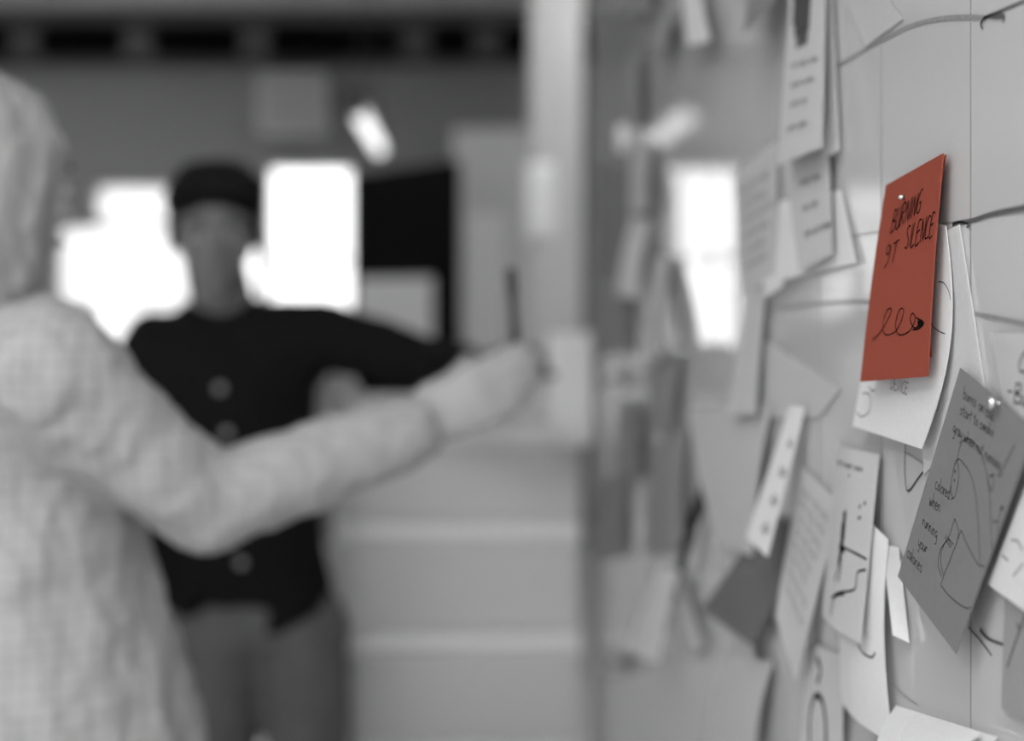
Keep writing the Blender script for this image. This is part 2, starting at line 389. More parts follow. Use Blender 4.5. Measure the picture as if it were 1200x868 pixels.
# ------------------------------------------------------------------ single-stroke handwriting
FONT = {
 'A': [[(0, 0), (.35, 1), (.7, 0)], [(.15, .4), (.55, .4)]],
 'B': [[(.05, 0), (.1, 1)], [(.1, 1), (.5, .95), (.5, .65), (.1, .52), (.6, .42), (.58, .1), (.05, 0)]],
 'C': [[(.6, .9), (.35, 1), (.05, .6), (.08, .15), (.35, 0), (.62, .1)]],
 'D': [[(.05, 0), (.08, 1), (.5, .85), (.6, .4), (.4, .05), (.05, 0)]],
 'E': [[(.6, 1), (.1, .95), (.05, 0), (.6, .05)], [(.07, .5), (.5, .55)]],
 'G': [[(.6, .95), (.3, 1), (.05, .5), (.2, .02), (.55, .1), (.6, .45), (.35, .42)]],
 'I': [[(.15, 1), (.12, 0)]],
 'L': [[(.1, 1), (.05, 0), (.55, .05)]],
 'N': [[(.05, 0), (.1, 1), (.5, 0), (.6, 1)]],
 'R': [[(.05, 0), (.1, 1)], [(.1, 1), (.5, .95), (.5, .62), (.1, .5), (.6, 0)]],
 'S': [[(.55, .9), (.3, 1), (.1, .78), (.5, .35), (.35, .02), (.05, .12)]],
 'T': [[(0, .95), (.6, 1)], [(.32, .98), (.28, 0)]],
 'U': [[(.08, 1), (.05, .2), (.3, 0), (.52, .2), (.55, 1)], [(.55, .9), (.58, 0)]],
 'V': [[(.02, 1), (.28, 0), (.58, 1)]],
 '9': [[(.5, .9), (.2, 1), (.05, .72), (.3, .55), (.5, .85), (.45, .2), (.1, -.1)]],
 '4': [[(.4, 1), (.05, .4), (.6, .45)], [(.42, .7), (.38, 0)]],
 '3': [[(.1, .95), (.5, .9), (.25, .55), (.55, .3), (.3, 0), (.05, .1)]],
 '-': [[(.1, .5), (.5, .5)]],
 'a': [[(.42, .45), (.2, .55), (.05, .25), (.2, .02), (.42, .25), (.42, .5), (.44, .1), (.55, .02)]],
 'b': [[(.1, 1), (.06, .05), (.3, 0), (.45, .25), (.3, .48), (.08, .35)]],
 'c': [[(.42, .45), (.2, .52), (.05, .25), (.2, 0), (.45, .08)]],
 'd': [[(.42, .4), (.2, .5), (.05, .22), (.2, 0), (.42, .2), (.46, 1), (.45, .05), (.55, 0)]],
 'e': [[(.08, .25), (.4, .32), (.28, .52), (.08, .35), (.12, .05), (.45, .06)]],
 'g': [[(.42, .45), (.2, .52), (.05, .25), (.22, .05), (.42, .3), (.4, -.35), (.15, -.4)]],
 'h': [[(.08, 1), (.06, 0), (.1, .35), (.3, .5), (.42, .3), (.42, 0)]],
 'i': [[(.12, .5), (.1, .05), (.2, 0)], [(.14, .72), (.16, .76)]],
 'k': [[(.08, 1), (.06, 0)], [(.4, .5), (.1, .25), (.42, 0)]],
 'l': [[(.1, 1), (.08, .1), (.2, 0)]],
 'm': [[(.05, .5), (.06, 0), (.12, .4), (.24, .48), (.28, 0), (.34, .4), (.46, .48), (.52, 0)]],
 'n': [[(.06, .5), (.06, 0), (.12, .38), (.3, .5), (.4, .3), (.42, 0)]],
 'o': [[(.25, .5), (.06, .3), (.15, .02), (.4, .1), (.4, .4), (.22, .5)]],
 'r': [[(.06, .5), (.08, 0), (.12, .35), (.34, .5)]],
 's': [[(.38, .45), (.15, .5), (.12, .32), (.36, .18), (.25, 0), (.05, .05)]],
 't': [[(.2, .9), (.18, .1), (.32, 0)], [(.04, .58), (.38, .62)]],
 'u': [[(.06, .5), (.08, .1), (.28, .02), (.4, .3), (.42, .5), (.42, 0)]],
 'w': [[(.03, .5), (.14, 0), (.28, .4), (.4, 0), (.54, .5)]],
 'y': [[(.06, .5), (.1, .15), (.34, .2)], [(.44, .5), (.36, -.1), (.15, -.4)]],
 '"': [[(.1, 1), (.08, .8)], [(.25, 1), (.23, .8)]],
}
ADV = {'I': .32, 'i': .28, 'l': .28, 'm': .62, 'w': .62, ' ': .35, 't': .42, 'r': .4}
def text_px(txt, x, y, right, up, jit=.04):
    """strokes in photo pixels: baseline start, vector of one advance unit, vector of one cap height"""
    out = []; cur = 0.0
    for ch in txt:
        for st in FONT.get(ch, []):
            q = [(cur + a + random.uniform(-jit, jit), b + random.uniform(-jit, jit)) for a, b in st]
            q = smooth_line(q, 4)
            out.append([(x + a * right[0] + b * up[0], y + a * right[1] + b * up[1]) for a, b in q])
        cur += ADV.get(ch, .52 if ch.islower() else .72)
    return out

class Sheet:
    """a sheet of paper hanging on the board: four corners (TL, TR, BR, BL) as photo pixels with their distance from the board"""
    def __init__(s, name, label, m, px, offs, bulge=0.0, curl=0.0, bowy=0.0, group=None, cat='note', thick=.0005, nu=10, nv=14, show=True):
        s.c = [BP(x, y, o) for (x, y), o in zip(px, offs)]
        s.bulge, s.curl, s.bowy = bulge, curl, bowy
        bm = bmesh.new(); g = [[bm.verts.new(s.S(i / nu, j / nv)) for i in range(nu + 1)] for j in range(nv + 1)]
        for j in range(nv):
            for i in range(nu): bm.faces.new((g[j][i], g[j + 1][i], g[j + 1][i + 1], g[j][i + 1]))
        bm.normal_update()
        vn = {v: v.normal.copy() for v in bm.verts}
        sgn = 1
        if sum(v.x for v in vn.values()) < 0: sgn = -1      # back side points to the board
        bk = [[bm.verts.new(v.co + vn[v] * sgn * thick) for v in row] for row in g]
        for row in bk:
            for v in row:
                if v.co.x > XB - .0007: v.co.x = XB - .0007
        for j in range(nv):
            for i in range(nu): bm.faces.new((bk[j][i], bk[j][i + 1], bk[j + 1][i + 1], bk[j + 1][i]))
        rim = [(0, i) for i in range(nu)] + [(j, nu) for j in range(nv)] + [(nv, i) for i in range(nu, 0, -1)] + [(j, 0) for j in range(nv, 0, -1)]
        for k in range(len(rim)):
            a, b = rim[k], rim[(k + 1) % len(rim)]
            bm.faces.new((g[a[0]][a[1]], g[b[0]][b[1]], bk[b[0]][b[1]], bk[a[0]][a[1]]))
        bmesh.ops.recalc_face_normals(bm, faces=bm.faces)
        s.o = tag(obj(name, bm, M[m], None, True), label, cat, group)
        s.o.data.set_sharp_from_angle(angle=math.radians(40))
        e = [(s.c[(k + 1) % 4] - s.c[k]).length * 100 for k in range(4)]
        print('SHEET %-60s top %.1f right %.1f bottom %.1f left %.1f  Y %.2f' % (label[:60], *e, s.c[0].y))
    def S(s, u, v):
        a, b, c, d = s.c
        p = (a * (1 - u) + b * u) * (1 - v) + (d * (1 - u) + c * u) * v
        x = s.bulge * math.sin(math.pi * v) + s.curl * (math.sin(math.pi * u) if True else 0)
        p = p + Vector((-x, s.bowy * math.sin(math.pi * v) * u, 0))
        if p.x > XB - .0014: p.x = XB - .0014
        return p
    def N(s, u, v):
        e = .01
        n_ = (s.S(u + e, v) - s.S(u - e, v)).cross(s.S(u, v + e) - s.S(u, v - e)).normalized()
        return n_ if n_.x < 0 else -n_
    def uv(s, px, py):
        u = v = .5
        for _ in range(12):
            x, y = proj(s.S(u, v)); e = 1e-3
            xu, yu = proj(s.S(u + e, v)); xv, yv = proj(s.S(u, v + e))
            a, b, c, d = (xu - x) / e, (xv - x) / e, (yu - y) / e, (yv - y) / e
            det = a * d - b * c
            if abs(det) < 1e-6: break
            rx, ry = px - x, py - y
            u += max(-.3, min(.3, (d * rx - b * ry) / det)); v += max(-.3, min(.3, (a * ry - c * rx) / det))
            u = max(-.5, min(1.5, u)); v = max(-.5, min(1.5, v))
        return u, v
    def ink(s, strokes, wmm, m='ink', name='writing', px=True):
        bm = bmesh.new()
        for st in strokes:
            pts, nn = [], []
            for a, b in st:
                u, v = s.uv(a, b) if px else (a, b)
                if not (0.005 <= u <= .995 and .005 <= v <= .995):
                    if len(pts) > 1: ribbon(bm, pts, nn, wmm / 1000)
                    pts, nn = [], []; continue
                n_ = s.N(u, v); pts.append(s.S(u, v) + n_ * .0003); nn.append(n_)
            if len(pts) > 1: ribbon(bm, pts, nn, wmm / 1000)
        if len(bm.verts) == 0: bm.free(); return
        o = obj(name, bm, M[m], None); o.parent = s.o
        return o
    def scrawl(s, rows, wmm, m='ink_grey', u0=.15, u1=.85, amp=.03):
        """blurred handwriting too far away to read"""
        st = []
        for v in rows:
            u = u0 + random.uniform(0, .06)
            end = u1 - random.uniform(0, .25)
            while u < end:
                L = random.uniform(.12, .25); k = max(4, int(L / .025)); q = []
                for i in range(k + 1): q.append((u + L * i / k, v + (amp if i % 2 else -amp) * random.uniform(.4, 1)))
                st.append(q); u += L + .06
        s.ink(st, wmm, m, px=False)

def pin(x, y, o, r, label, n_=NB):
    p = BP(x, y, o)
    e = thing('pushpin', p, label, 'pushpin')
    ax = n_
    obj('head', lathe(bmesh.new(), [(r * .5, .001), (r * .95, .0012), (r, .0022), (r * .92, .0034), (r * .6, .0046), (r * .15, .0052)], p, ax, 24), M['steel'], e, True)
    obj('needle', lathe(bmesh.new(), [(.0005, -max(.001, o - .001)), (.0005, .0015)], p, ax, 8), M['steel'], e, True)

# --- the notes in focus
rb = Sheet('sticky_note', 'red note sheet tucked right behind the lettered red note', 'red', [(1052, 214), (1108.5, 181), (1091, 418), (1022, 430)], [.003, .003, .008, .012], bulge=.004)
rd = Sheet('sticky_note', 'red note with handwriting and a looped scribble, in front of a white note', 'red', [(1038, 217), (1105, 179.5), (1087, 441), (1008, 447)], [.006, .006, .0135, .022], bulge=.001, thick=.0008)
rd.ink(text_px('BURNING', 1043.5, 274, (7.6, -5.6), (4.6, -27), .03), .95)
rd.ink(text_px('9T', 1035.5, 313, (11, -6), (4.5, -24), .03), .95)
rd.ink(text_px('SILENCE', 1060, 293, (7.3, -3.6), (4.0, -28), .03), .95)
rd.ink([smooth_line([(1023, 398), (1033, 388), (1043, 370), (1045, 362), (1040, 364), (1035, 380), (1038, 392), (1050, 388), (1058, 372), (1059, 362), (1054, 364), (1050, 380), (1054, 392), (1066, 388), (1073, 374), (1070, 367), (1067, 374), (1072, 384), (1082, 380)])], .75)
rd.ink([smooth_line([(1074, 372), (1083, 378), (1077, 385), (1070, 386)]), [(1077, 374), (1083, 379)], [(1076, 376), (1083, 379)], [(1076, 378), (1083, 379)], [(1076, 381), (1083, 379)], [(1075, 383), (1082, 380)], [(1076, 379.5), (1083, 379)]], .9)
wn = Sheet('paper_note', 'white note hanging out beneath the lettered red note', 'white', [(1040, 240), (1108, 265), (1080, 526), (999, 499)], [.0025, .0030, .009, .013], bulge=-.001, bowy=-.024)
wn.ink(text_px('DEVICE', 1044, 455, (5.2, 2.0), (1.5, -14)), .5)
for q in (smooth_line([(1011, 461), (1018, 461), (1021, 468), (1019, 482), (1010, 488), (1004, 482)]), smooth_line([(1019, 452), (1022, 458), (1026, 456)]), smooth_line([(1100, 330), (1106, 331), (1112, 340), (1115, 352)]), smooth_line([(1090, 373), (1094, 382), (1101, 388), (1108, 391)])): wn.ink([q], .6, 'ink', 'pen_line')
ts = Sheet('tracing_sheet', 'thin pale curled sheet between the white note and the grey sketch note', 'tracing', [(1078, 285), (1124, 263), (1158, 480), (1082, 556)], [.0016, .0018, .0016, .0016])
gn = Sheet('paper_note', 'grey note with a pen sketch and small handwriting, fixed by a steel pushpin', 'grey', [(1125, 431), (1213, 503), (1120, 766), (1052, 675)], [.006, .006, .014, .012], bulge=.0, curl=.0)
for t, x, y, r_, u_ in (('burns on ball', 1129, 466, (6.3, 4.9), (2.0, -13)), ('start to smoke', 1125, 485, (6.0, 4.2), (2.0, -12)), ('gray when not running', 1117, 506, (5.6, 4.6), (2.0, -13)),
                        ('colored', 1096, 572, (5.2, 4.0), (2.0, -14)), ('when', 1089, 592, (6.0, 4.0), (2.0, -15)), ('running', 1081, 615, (5.4, 5.2), (2.0, -14)), ('your', 1076, 640, (5.4, 4.4), (2.0, -13)), ('calories', 1063, 652, (5.0, 5.6), (2.2, -14))):
    gn.ink(text_px(t, x, y, r_, (u_[0], u_[1] * 1.15), .02), .42)
gn.ink([smooth_line(q) for q in (
    [(1121, 545), (1126, 522), (1133, 514), (1142, 518), (1152, 536), (1158, 560), (1161, 590), (1162, 620), (1163, 640), (1161, 655), (1156, 664), (1150, 662)],
    [(1117, 585), (1115, 570), (1119, 546), (1123, 538), (1128, 541), (1138, 556), (1144, 580), (1147, 615), (1149, 660)],
    [(1123, 539), (1124, 560), (1120, 580), (1115, 585)],
    [(1150, 663), (1146, 660), (1135, 640), (1127, 621)], [(1127, 621), (1117, 648), (1106, 676), (1103, 686)], [(1103, 686), (1115, 700), (1130, 711), (1138, 711), (1148, 695), (1154, 670)],
    [(1106, 674), (1103, 655), (1106, 640), (1112, 632), (1118, 638)], [(1104, 676), (1100, 660), (1103, 643), (1110, 634)],
    [(1112, 632), (1118, 612), (1120, 609), (1124, 622), (1123, 632)], [(1110, 627), (1116, 641)], [(1108, 629), (1114, 642)],
    [(1163, 640), (1168, 630), (1170, 614), (1165, 610), (1166, 615)], [(1170, 612), (1173, 600), (1175, 595)], [(1174, 593), (1176, 594), (1175, 597), (1173, 595)],
    [(1158, 560), (1162, 575), (1165, 565), (1163, 556), (1160, 560)], [(1161, 557), (1166, 556)], [(1172, 560), (1178, 545), (1190, 520)])], .42)
for q in ([(1120, 550), (1120, 554)], [(1119, 561), (1119, 565)], [(1174, 593), (1176, 597)]): gn.ink([q], .9, 'ink', 'pen_dot')
pin(1168, 472, .008, .0032, 'round steel pushpin through the grey sketch note')
pin(1062.5, 231, .0075, .0016, 'tiny steel pin through the lettered red note')
rp = Sheet('paper_note', 'pale note with large lettering, above the grey sketch note', 'pale', [(1160, 390), (1262, 391), (1258, 580), (1190, 545)], [.0025, .003, .003, .003], curl=.002)
rp.ink(text_px('C', 1194, 436, (16, 0), (2, -22)), .9); rp.ink(text_px('-Bu', 1179, 470, (13, 3), (2, -24)), .9)
w6 = Sheet('paper_note', 'white note with faint strokes half hidden under the grey sketch note', 'white', [(1203, 566), (1296, 612), (1236, 742), (1157, 684)], [.0025, .003, .009, .006])
w6.ink([smooth_line(q) for q in ([(1186, 633), (1193, 634), (1199, 645)], [(1175, 650), (1182, 657)], [(1188, 675), (1200, 660)])], .7, 'ink_grey')
g7 = Sheet('paper_note', 'mid grey note with one bold pen stroke below a white note', 'mid', [(1179, 660), (1262, 668), (1266, 880), (1173, 829)], [.0022, .0025, .004, .004], curl=.001)
g7.ink([smooth_line([(1181, 782), (1188, 760), (1200, 726), (1204, 716)]), smooth_line([(1192, 730), (1196, 738)]), [(1198, 840), (1200, 846)]], .9)
w8 = Sheet('paper_note', 'bright white curled note with a small scribble near the board bottom', 'white', [(1050, 826), (1168, 863), (1165, 985), (1046, 955)], [.003, .003, .02, .03], bulge=.012)
w8.ink(text_px('43', 1062, 858, (8, 4), (2, -11)), .5)
w8b = Sheet('paper_scrap', 'small bright white scrap lying over the curled note near the board bottom', 'white', [(1074, 836), (1150, 858), (1118, 905), (1058, 880)], [.012, .008, .03, .04], bulge=.004)
s9 = Sheet('paper_note', 'tall white folded note under the note with a spidery drawing', 'white', [(998, 560), (1040, 632), (1046, 872), (985, 818)], [.003, .004, .006, .005], bulge=.004, curl=.006)
s9.ink([smooth_line([(1006, 755), (1012, 765), (1022, 770), (1026, 764)])], 1.4, 'ink_grey')
f9 = Sheet('paper_scrap', 'small pale curled scrap sticking out beside the tall white folded note', 'white', [(1034, 638), (1052, 641), (1065, 753), (1046, 744)], [.003, .003, .004, .010])
s10 = Sheet('paper_note', 'pale note with a spidery black drawing, held by a pin', 'pale', [(981, 519), (1030, 532), (1008, 753), (963, 720)], [.004, .004, .02, .018], curl=.004)
s10.ink([smooth_line(q) for q in ([(989, 600), (988, 635), (984, 660), (978, 680)], [(987, 640), (1010, 652), (1024, 660)], [(1024, 668), (1006, 670), (1002, 690), (984, 694), (975, 700)], [(985, 640), (986, 660), (983, 682)], [(974, 720), (978, 700), (990, 696)])], 1.5)
s10.ink([[(991, 598), (989, 625), (986, 645)], [(988, 612), (986, 640), (983, 662)], [(984, 640), (990, 645)]], 4.5)
s10.ink([[(1007, 595), (1009, 592)], [(1013, 591), (1015, 588)], [(1020, 600), (1022, 610)], [(1006, 607), (1009, 606)], [(1018, 618), (1021, 620)]], 2.0)
s10.scrawl([.10], 1.2, 'ink', .12, .9, .015)
pin(1003, 557, .006, .0032, 'steel pushpin holding the note with a spidery drawing')
s11 = Sheet('paper_note', 'pale slanted note with grey handwriting between a dark note and the spidery drawing', 'pale', [(938, 545), (984, 590), (932, 798), (908, 722)], [.004, .004, .018, .020], bulge=-.0)
s11.scrawl([.12, .2, .28, .36, .44, .52, .62, .72], 1.1, 'ink_grey')
s12 = Sheet('paper_note', 'plain dark grey note hanging askew below the narrow strip', 'dark', [(903, 598), (944, 628), (883, 757), (822, 714)], [.004, .004, .020, .018])
s13 = Sheet('paper_strip', 'narrow white strip with writing overlapping the dark grey note', 'white', [(926, 474), (943, 477), (899, 652), (874, 630)], [.008, .006, .034, .036])
s13.ink([[(924 - k * 10 + a, 520 + k * 33 + b) for a, b in ((0, 0), (5, -6), (8, 3), (2, 6), (0, 0), (6, 2))] for k in range(4)], 1.6, 'ink_grey')
s14 = Sheet('paper_note', 'broad pale blank note left of the narrow strip', 'pale', [(806, 480), (905, 472), (882, 652), (840, 636)], [.004, .004, .012, .014], bulge=.004)
# upper cluster
s16 = Sheet('paper_note', 'grey note with faint lettering beside the long upper note', 'pale', [(860, 202), (911, 164), (908, 326), (868, 348)], [.003, .003, .006, .006])
s16.scrawl([.2, .32, .44, .56, .68, .8], 1.8, 'ink_grey')
s15c = Sheet('paper_note', 'bright white note at the foot of the upper cluster of notes', 'white', [(912, 236), (985, 222), (1003, 308), (908, 330)], [.003, .002, .004, .010])
s15b = Sheet('paper_note', 'pale note with three dark words below the long upper note', 'pale', [(917, 170), (970, 150), (975, 298), (936, 318)], [.008, .004, .010, .014])
s15b.scrawl([.36, .56, .76], 2.2, 'ink_grey', .3, .9)
s15d = Sheet('paper_strip', 'white strip edge peeking out behind the long upper note', 'white', [(960, -40), (973, -40), (983, 176), (963, 188)], [.0035, .0035, .004, .006])
s15 = Sheet('paper_note', 'long pale note with lines of writing at the top of the board', 'pale', [(928, -40), (968, -45), (963, 173), (911, 193)], [.010, .008, .018, .024])
s15.scrawl([.52, .62, .72, .84], 1.6, 'ink_grey', .2, .85, .018)
s15.ink([densify([(933 + k * 2.5, -25), (931 + k * 2.2, 30 + (k * 13) % 28)], 5) for k in range(8)], 9, 'ink_grey', 'ink_smear')
s17 = Sheet('paper_note', 'dark grey note corner pointing down at the top of the board', 'grey', [(886, -50), (940, -70), (914, -4), (870, 40)], [.004, .004, .02, .03])
s18 = Sheet('tracing_sheet', 'faint thin sheet with a pointed corner above the marker arc', 'faint', [(978, -30), (1030, -16), (1059, 22), (1015, 55)], [.001, .001, .001, .001], thick=.0003)  # a pale reflection on the board, modelled as a thin sheet
s38 = Sheet('paper_note', 'broad pale note above the narrow strip, sloping edge', 'pale', [(896, 398), (985, 455), (960, 488), (890, 490)], [.003, .002, .002, .003])
s33 = Sheet('paper_strip', 'long pale strip hanging below the grey lettered note', 'pale', [(874, 340), (897, 338), (884, 486), (852, 484)], [.005, .005, .014, .018])
s33b = Sheet('paper_strip', 'small pale strip beside the long one under the bright white note', 'white', [(894, 328), (914, 318), (918, 335), (897, 348)], [.008, .008, .010, .010])
s37 = Sheet('paper_note', 'pale note with a bold black arch drawing at the foot of the board', 'pale', [(948, 752), (988, 768), (986, 890), (938, 872)], [.004, .004, .010, .012])
s37.ink([smooth_line([(949, 870), (950, 835), (956, 815), (964, 822), (968, 850), (968, 880)]), smooth_line([(957, 770), (962, 785), (958, 800)])], 4.5)
# distant notes on the board, out of focus
far = [
 ('paper_strip', 'white strip hanging at the board top left of the dark corner', 'white', [(800, -45), (820, -48), (832, 48), (806, 54)], .02),
 ('paper_strip', 'dull grey strip beside a white strip at the board top', 'mid', [(779, 14), (792, 18), (779, 60), (762, 55)], .02),
 ('paper_note', 'pale note edge at the very top of the far board', 'mid', [(730, -60), (765, -60), (764, 14), (728, 18)], .01),
 ('paper_strip', 'dim long strip above the round white magnet', 'mid', [(736, 62), (754, 60), (752, 142), (734, 145)], .01),
 ('paper_strip', 'pale strip hanging directly below the lamp reflection', 'pale', [(742, 166), (764, 168), (760, 246), (738, 250)], .015),
 ('paper_strip', 'pale tilted strip, second in the column below the lamp reflection', 'white', [(740, 253), (763, 258), (747, 350), (722, 346)], .02),
 ('paper_strip', 'pale narrow strip hanging left of the window reflection', 'pale', [(766, 300), (786, 302), (778, 412), (756, 407)], .02),
 ('paper_note', 'mid grey note low on the far board left of pale strips', 'mid', [(694, 328), (740, 330), (738, 412), (692, 416)], .004),
 ('paper_scrap', 'small pale scrap below the mid grey far note', 'white', [(712, 430), (730, 428), (731, 452), (713, 455)], .01),
 ('paper_strip', 'dim grey strip near the board end at the top', 'mid', [(678, 28) , (698, 28), (694, 130), (676, 134)], .0),
 ('paper_note', 'long dim note hanging on the far board below centre', 'mid', [(726, 470), (752, 468), (750, 560), (722, 565)], .008),
 ('paper_note', 'dim grey note beside the broad pale note', 'mid', [(770, 420), (800, 410), (790, 500), (762, 510)], .006),
 ('paper_note', 'wide mid grey note beneath the broad pale blank note', 'mid', [(764, 520), (806, 500), (800, 640), (756, 650)], .005),
 ('paper_strip', 'bright white strip hanging tilted low on the far board', 'white', [(774, 664), (796, 668), (772, 776), (736, 766)], .035),
 ('paper_strip', 'pale strip splayed out beside the bright tilted strip', 'pale', [(787, 672), (800, 668), (826, 756), (808, 768)], .006),
 ('paper_strip', 'dark narrow note edge above the bright tilted strip', 'black', [(824, 556), (836, 572), (801, 672), (792, 668)], .022),
 ('paper_scrap', 'small pale scrap left of the bright tilted strip', 'pale', [(712, 760), (736, 758), (734, 786), (708, 788)], .01),
 ('paper_strip', 'pale wedge of paper left of the dark grey note', 'pale', [(842, 605), (860, 610), (872, 670), (852, 690)], .004),
 ('paper_note', 'pale note hanging low below the dark grey note', 'pale', [(852, 765), (905, 775), (884, 885), (826, 880)], .014),
 ('paper_strip', 'pale thin strip low beside the slanted handwriting note', 'pale', [(868, 700), (884, 706), (890, 800), (870, 795)], .003),
 ('paper_note', 'dim note on the far board low near the cabinet', 'mid', [(700, 560), (735, 556), (732, 650), (698, 655)], .004),
]
for nm, lb, m, px, o in far:
    if px[0][0] < 690:
        continue
    oo = [.003 + o * .2, .003 + o * .2, .003 + o, .003 + o]
    sh = Sheet(nm, lb, m, px, oo, bulge=.003, nu=6, nv=8)
p = BP(733, 162, .0)  # white disc stands in for a lamp reflection on the board
tag(obj('reflection_disc', lathe(bmesh.new(), [(.022, 0), (.024, .003), (.024, .010), (.020, .014), (.006, .015)], p - Vector((.0004, 0, 0)), NB, 28), M['reflection_disc'], None, True), 'round white disc standing in for a lamp reflection on the whiteboard', 'reflection_disc')
# sheet clipped to the end of the board, and one on the post
def flat_sheet(name, label, m, px, Y, bend=.01, tilt=0.0):
    bm = bmesh.new(); nu, nv = 6, 10; g = []
    for th in (0, .0006):
        rows = []
        for j in range(nv + 1):
            rows.append([])
            for i in range(nu + 1):
                u, v = i / nu, j / nv
                x = (px[0][0] * (1 - u) + px[1][0] * u) * (1 - v) + (px[3][0] * (1 - u) + px[2][0] * u) * v
                y = (px[0][1] * (1 - u) + px[1][1] * u) * (1 - v) + (px[3][1] * (1 - u) + px[2][1] * u) * v
                q = P(x, y, Y); q.y += th - tilt * v - bend * math.sin(math.pi * u) * v; rows[-1].append(bm.verts.new(q))
        g.append(rows)
    for s_, rows in enumerate(g):
        for j in range(nv):
            for i in range(nu): bm.faces.new((rows[j][i], rows[j + 1][i], rows[j + 1][i + 1], rows[j][i + 1]))
    rim = [(0, i) for i in range(nu)] + [(j, nu) for j in range(nv)] + [(nv, i) for i in range(nu, 0, -1)] + [(j, 0) for j in range(nv, 0, -1)]
    for k in range(len(rim)):
        a, b = rim[k], rim[(k + 1) % len(rim)]
        bm.faces.new((g[0][a[0]][a[1]], g[0][b[0]][b[1]], g[1][b[0]][b[1]], g[1][a[0]][a[1]]))
    bmesh.ops.recalc_face_normals(bm, faces=bm.faces)
    return tag(obj(name, bm, M[m], None, True), label, 'paper')
flat_sheet('paper_sheet', 'bright white sheet hanging from the far end of the whiteboard above the cabinet', 'bright', [(642, 390), (694, 388), (692, 516), (642, 518)], 2.85, .01, .07)
flat_sheet('paper_strip', 'white strip taped to the front of the pale post', 'bright', [(615, 192), (649, 190), (649, 280), (615, 282)], Yp - .004, .003)

# ------------------------------------------------------------------ drawer cabinet
Yc = 2.90
cx0, cx1 = P(389, 0, Yc).x, .245
cz = CH - (484 - VY) / F * Yc
cb = thing('drawer_cabinet', ((cx0 + cx1) / 2, Yc + .25, 0), 'white lacquered drawer cabinet standing at the end of the whiteboard', 'cabinet')
obj('body', bx((cx0, Yc + .022, .06), (cx1, Yc + .52, cz - .02), .006), M['cab'], cb)
obj('top', bx((cx0 - .004, Yc, cz - .02), (cx1, Yc + .525, cz), .005), M['cab'], cb)
obj('plinth', bx((cx0 + .02, Yc + .05, 0), (cx1 - .02, Yc + .5, .06)), M['cabdark'], cb)
lips = [484 + 14, 625, 755]
zs = [cz - .02] + [CH - (y - VY) / F * Yc for y in (610, 740)]
zs += [zs[-1] - .225 * k for k in (1, 2)] + [.07]
for za, zb in zip(zs, zs[1:]):
    d = obj('drawer', bx((cx0 + .004, Yc + .006, zb + .002), (cx1 - .004, Yc + .022, za - .05), .002), M['cab'], cb)
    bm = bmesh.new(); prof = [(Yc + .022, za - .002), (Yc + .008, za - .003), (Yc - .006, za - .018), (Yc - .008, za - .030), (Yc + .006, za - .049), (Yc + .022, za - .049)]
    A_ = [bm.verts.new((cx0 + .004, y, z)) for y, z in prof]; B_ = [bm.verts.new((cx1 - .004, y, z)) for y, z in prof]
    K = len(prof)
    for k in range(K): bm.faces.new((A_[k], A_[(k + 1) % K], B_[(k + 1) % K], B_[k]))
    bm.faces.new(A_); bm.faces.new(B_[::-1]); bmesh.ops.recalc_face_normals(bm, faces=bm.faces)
    obj('grip', bm, M['grip'], d)  # paler than the fronts: light caught by the lip put into colour
cp = P(400, 484, Yc + .04); cp.z = cz
cu = thing('cup', cp, 'white ceramic cup on the cabinet corner beside the man in black', 'cup')
obj('bowl', lathe(bmesh.new(), [(.020, 0), (.026, .003), (.029, .05), (.030, .082), (.028, .082), (.027, .05), (.021, .006)], cp, n=28), M['ceramic'], cu, True)
obj('handle', tube(bmesh.new(), [cp + Vector((.027 + .014 * math.sin(t), 0, .036 + .016 * math.cos(t))) for t in [k * math.pi / 8 for k in range(9)]], .003, 8), M['ceramic'], cu, True)

# ------------------------------------------------------------------ people
def hull(bm, items):
    """convex hull of ellipsoids [(centre, radii, rotation matrix or None)]"""
    vs = []
    for c, r, R in items:
        if not isinstance(r, tuple): r = (r, r, r)
        for i in range(1, 12):
            th = math.pi * i / 12
            for k in range(16):
                ph = 2 * math.pi * k / 16
                q = Vector((r[0] * math.sin(th) * math.cos(ph), r[1] * math.sin(th) * math.sin(ph), r[2] * math.cos(th)))
                vs.append(bm.verts.new(Vector(c) + (R @ q if R else q)))
        for z in (1, -1):
            q = Vector((0, 0, z * r[2])); vs.append(bm.verts.new(Vector(c) + (R @ q if R else q)))
    res = bmesh.ops.convex_hull(bm, input=vs)
    bmesh.ops.delete(bm, geom=list({g for g in res['geom_interior'] + res['geom_unused'] if isinstance(g, bmesh.types.BMVert)}), context='VERTS')
def chain(bm, pts):
    """pts: [(centre, radius)] joined as tapered limbs"""
    for (a, ra), (b, rb_) in zip(pts, pts[1:]): hull(bm, [(a, ra, None), (b, rb_, None)])
def blob(name, build, m, parent, vox=.007, smooth=6, noise=None):
    bm = bmesh.new(); build(bm)
    o = obj(name, bm, M[m], parent)
    r = o.modifiers.new('r', 'REMESH'); r.mode = 'VOXEL'; r.voxel_size = vox
    s = o.modifiers.new('s', 'SMOOTH'); s.iterations = smooth; s.factor = .5
    if noise:
        tx = bpy.data.textures.new(name, 'CLOUDS'); tx.noise_scale = noise[0]
        dm = o.modifiers.new('d', 'DISPLACE'); dm.texture = tx; dm.strength = noise[1]; dm.mid_level = .5; dm.texture_coords = 'LOCAL'
    dg = bpy.context.evaluated_depsgraph_get(); me = bpy.data.meshes.new_from_object(o.evaluated_get(dg))
    o.modifiers.clear(); o.data = me
    for p_ in me.polygons: p_.use_smooth = True
    return o
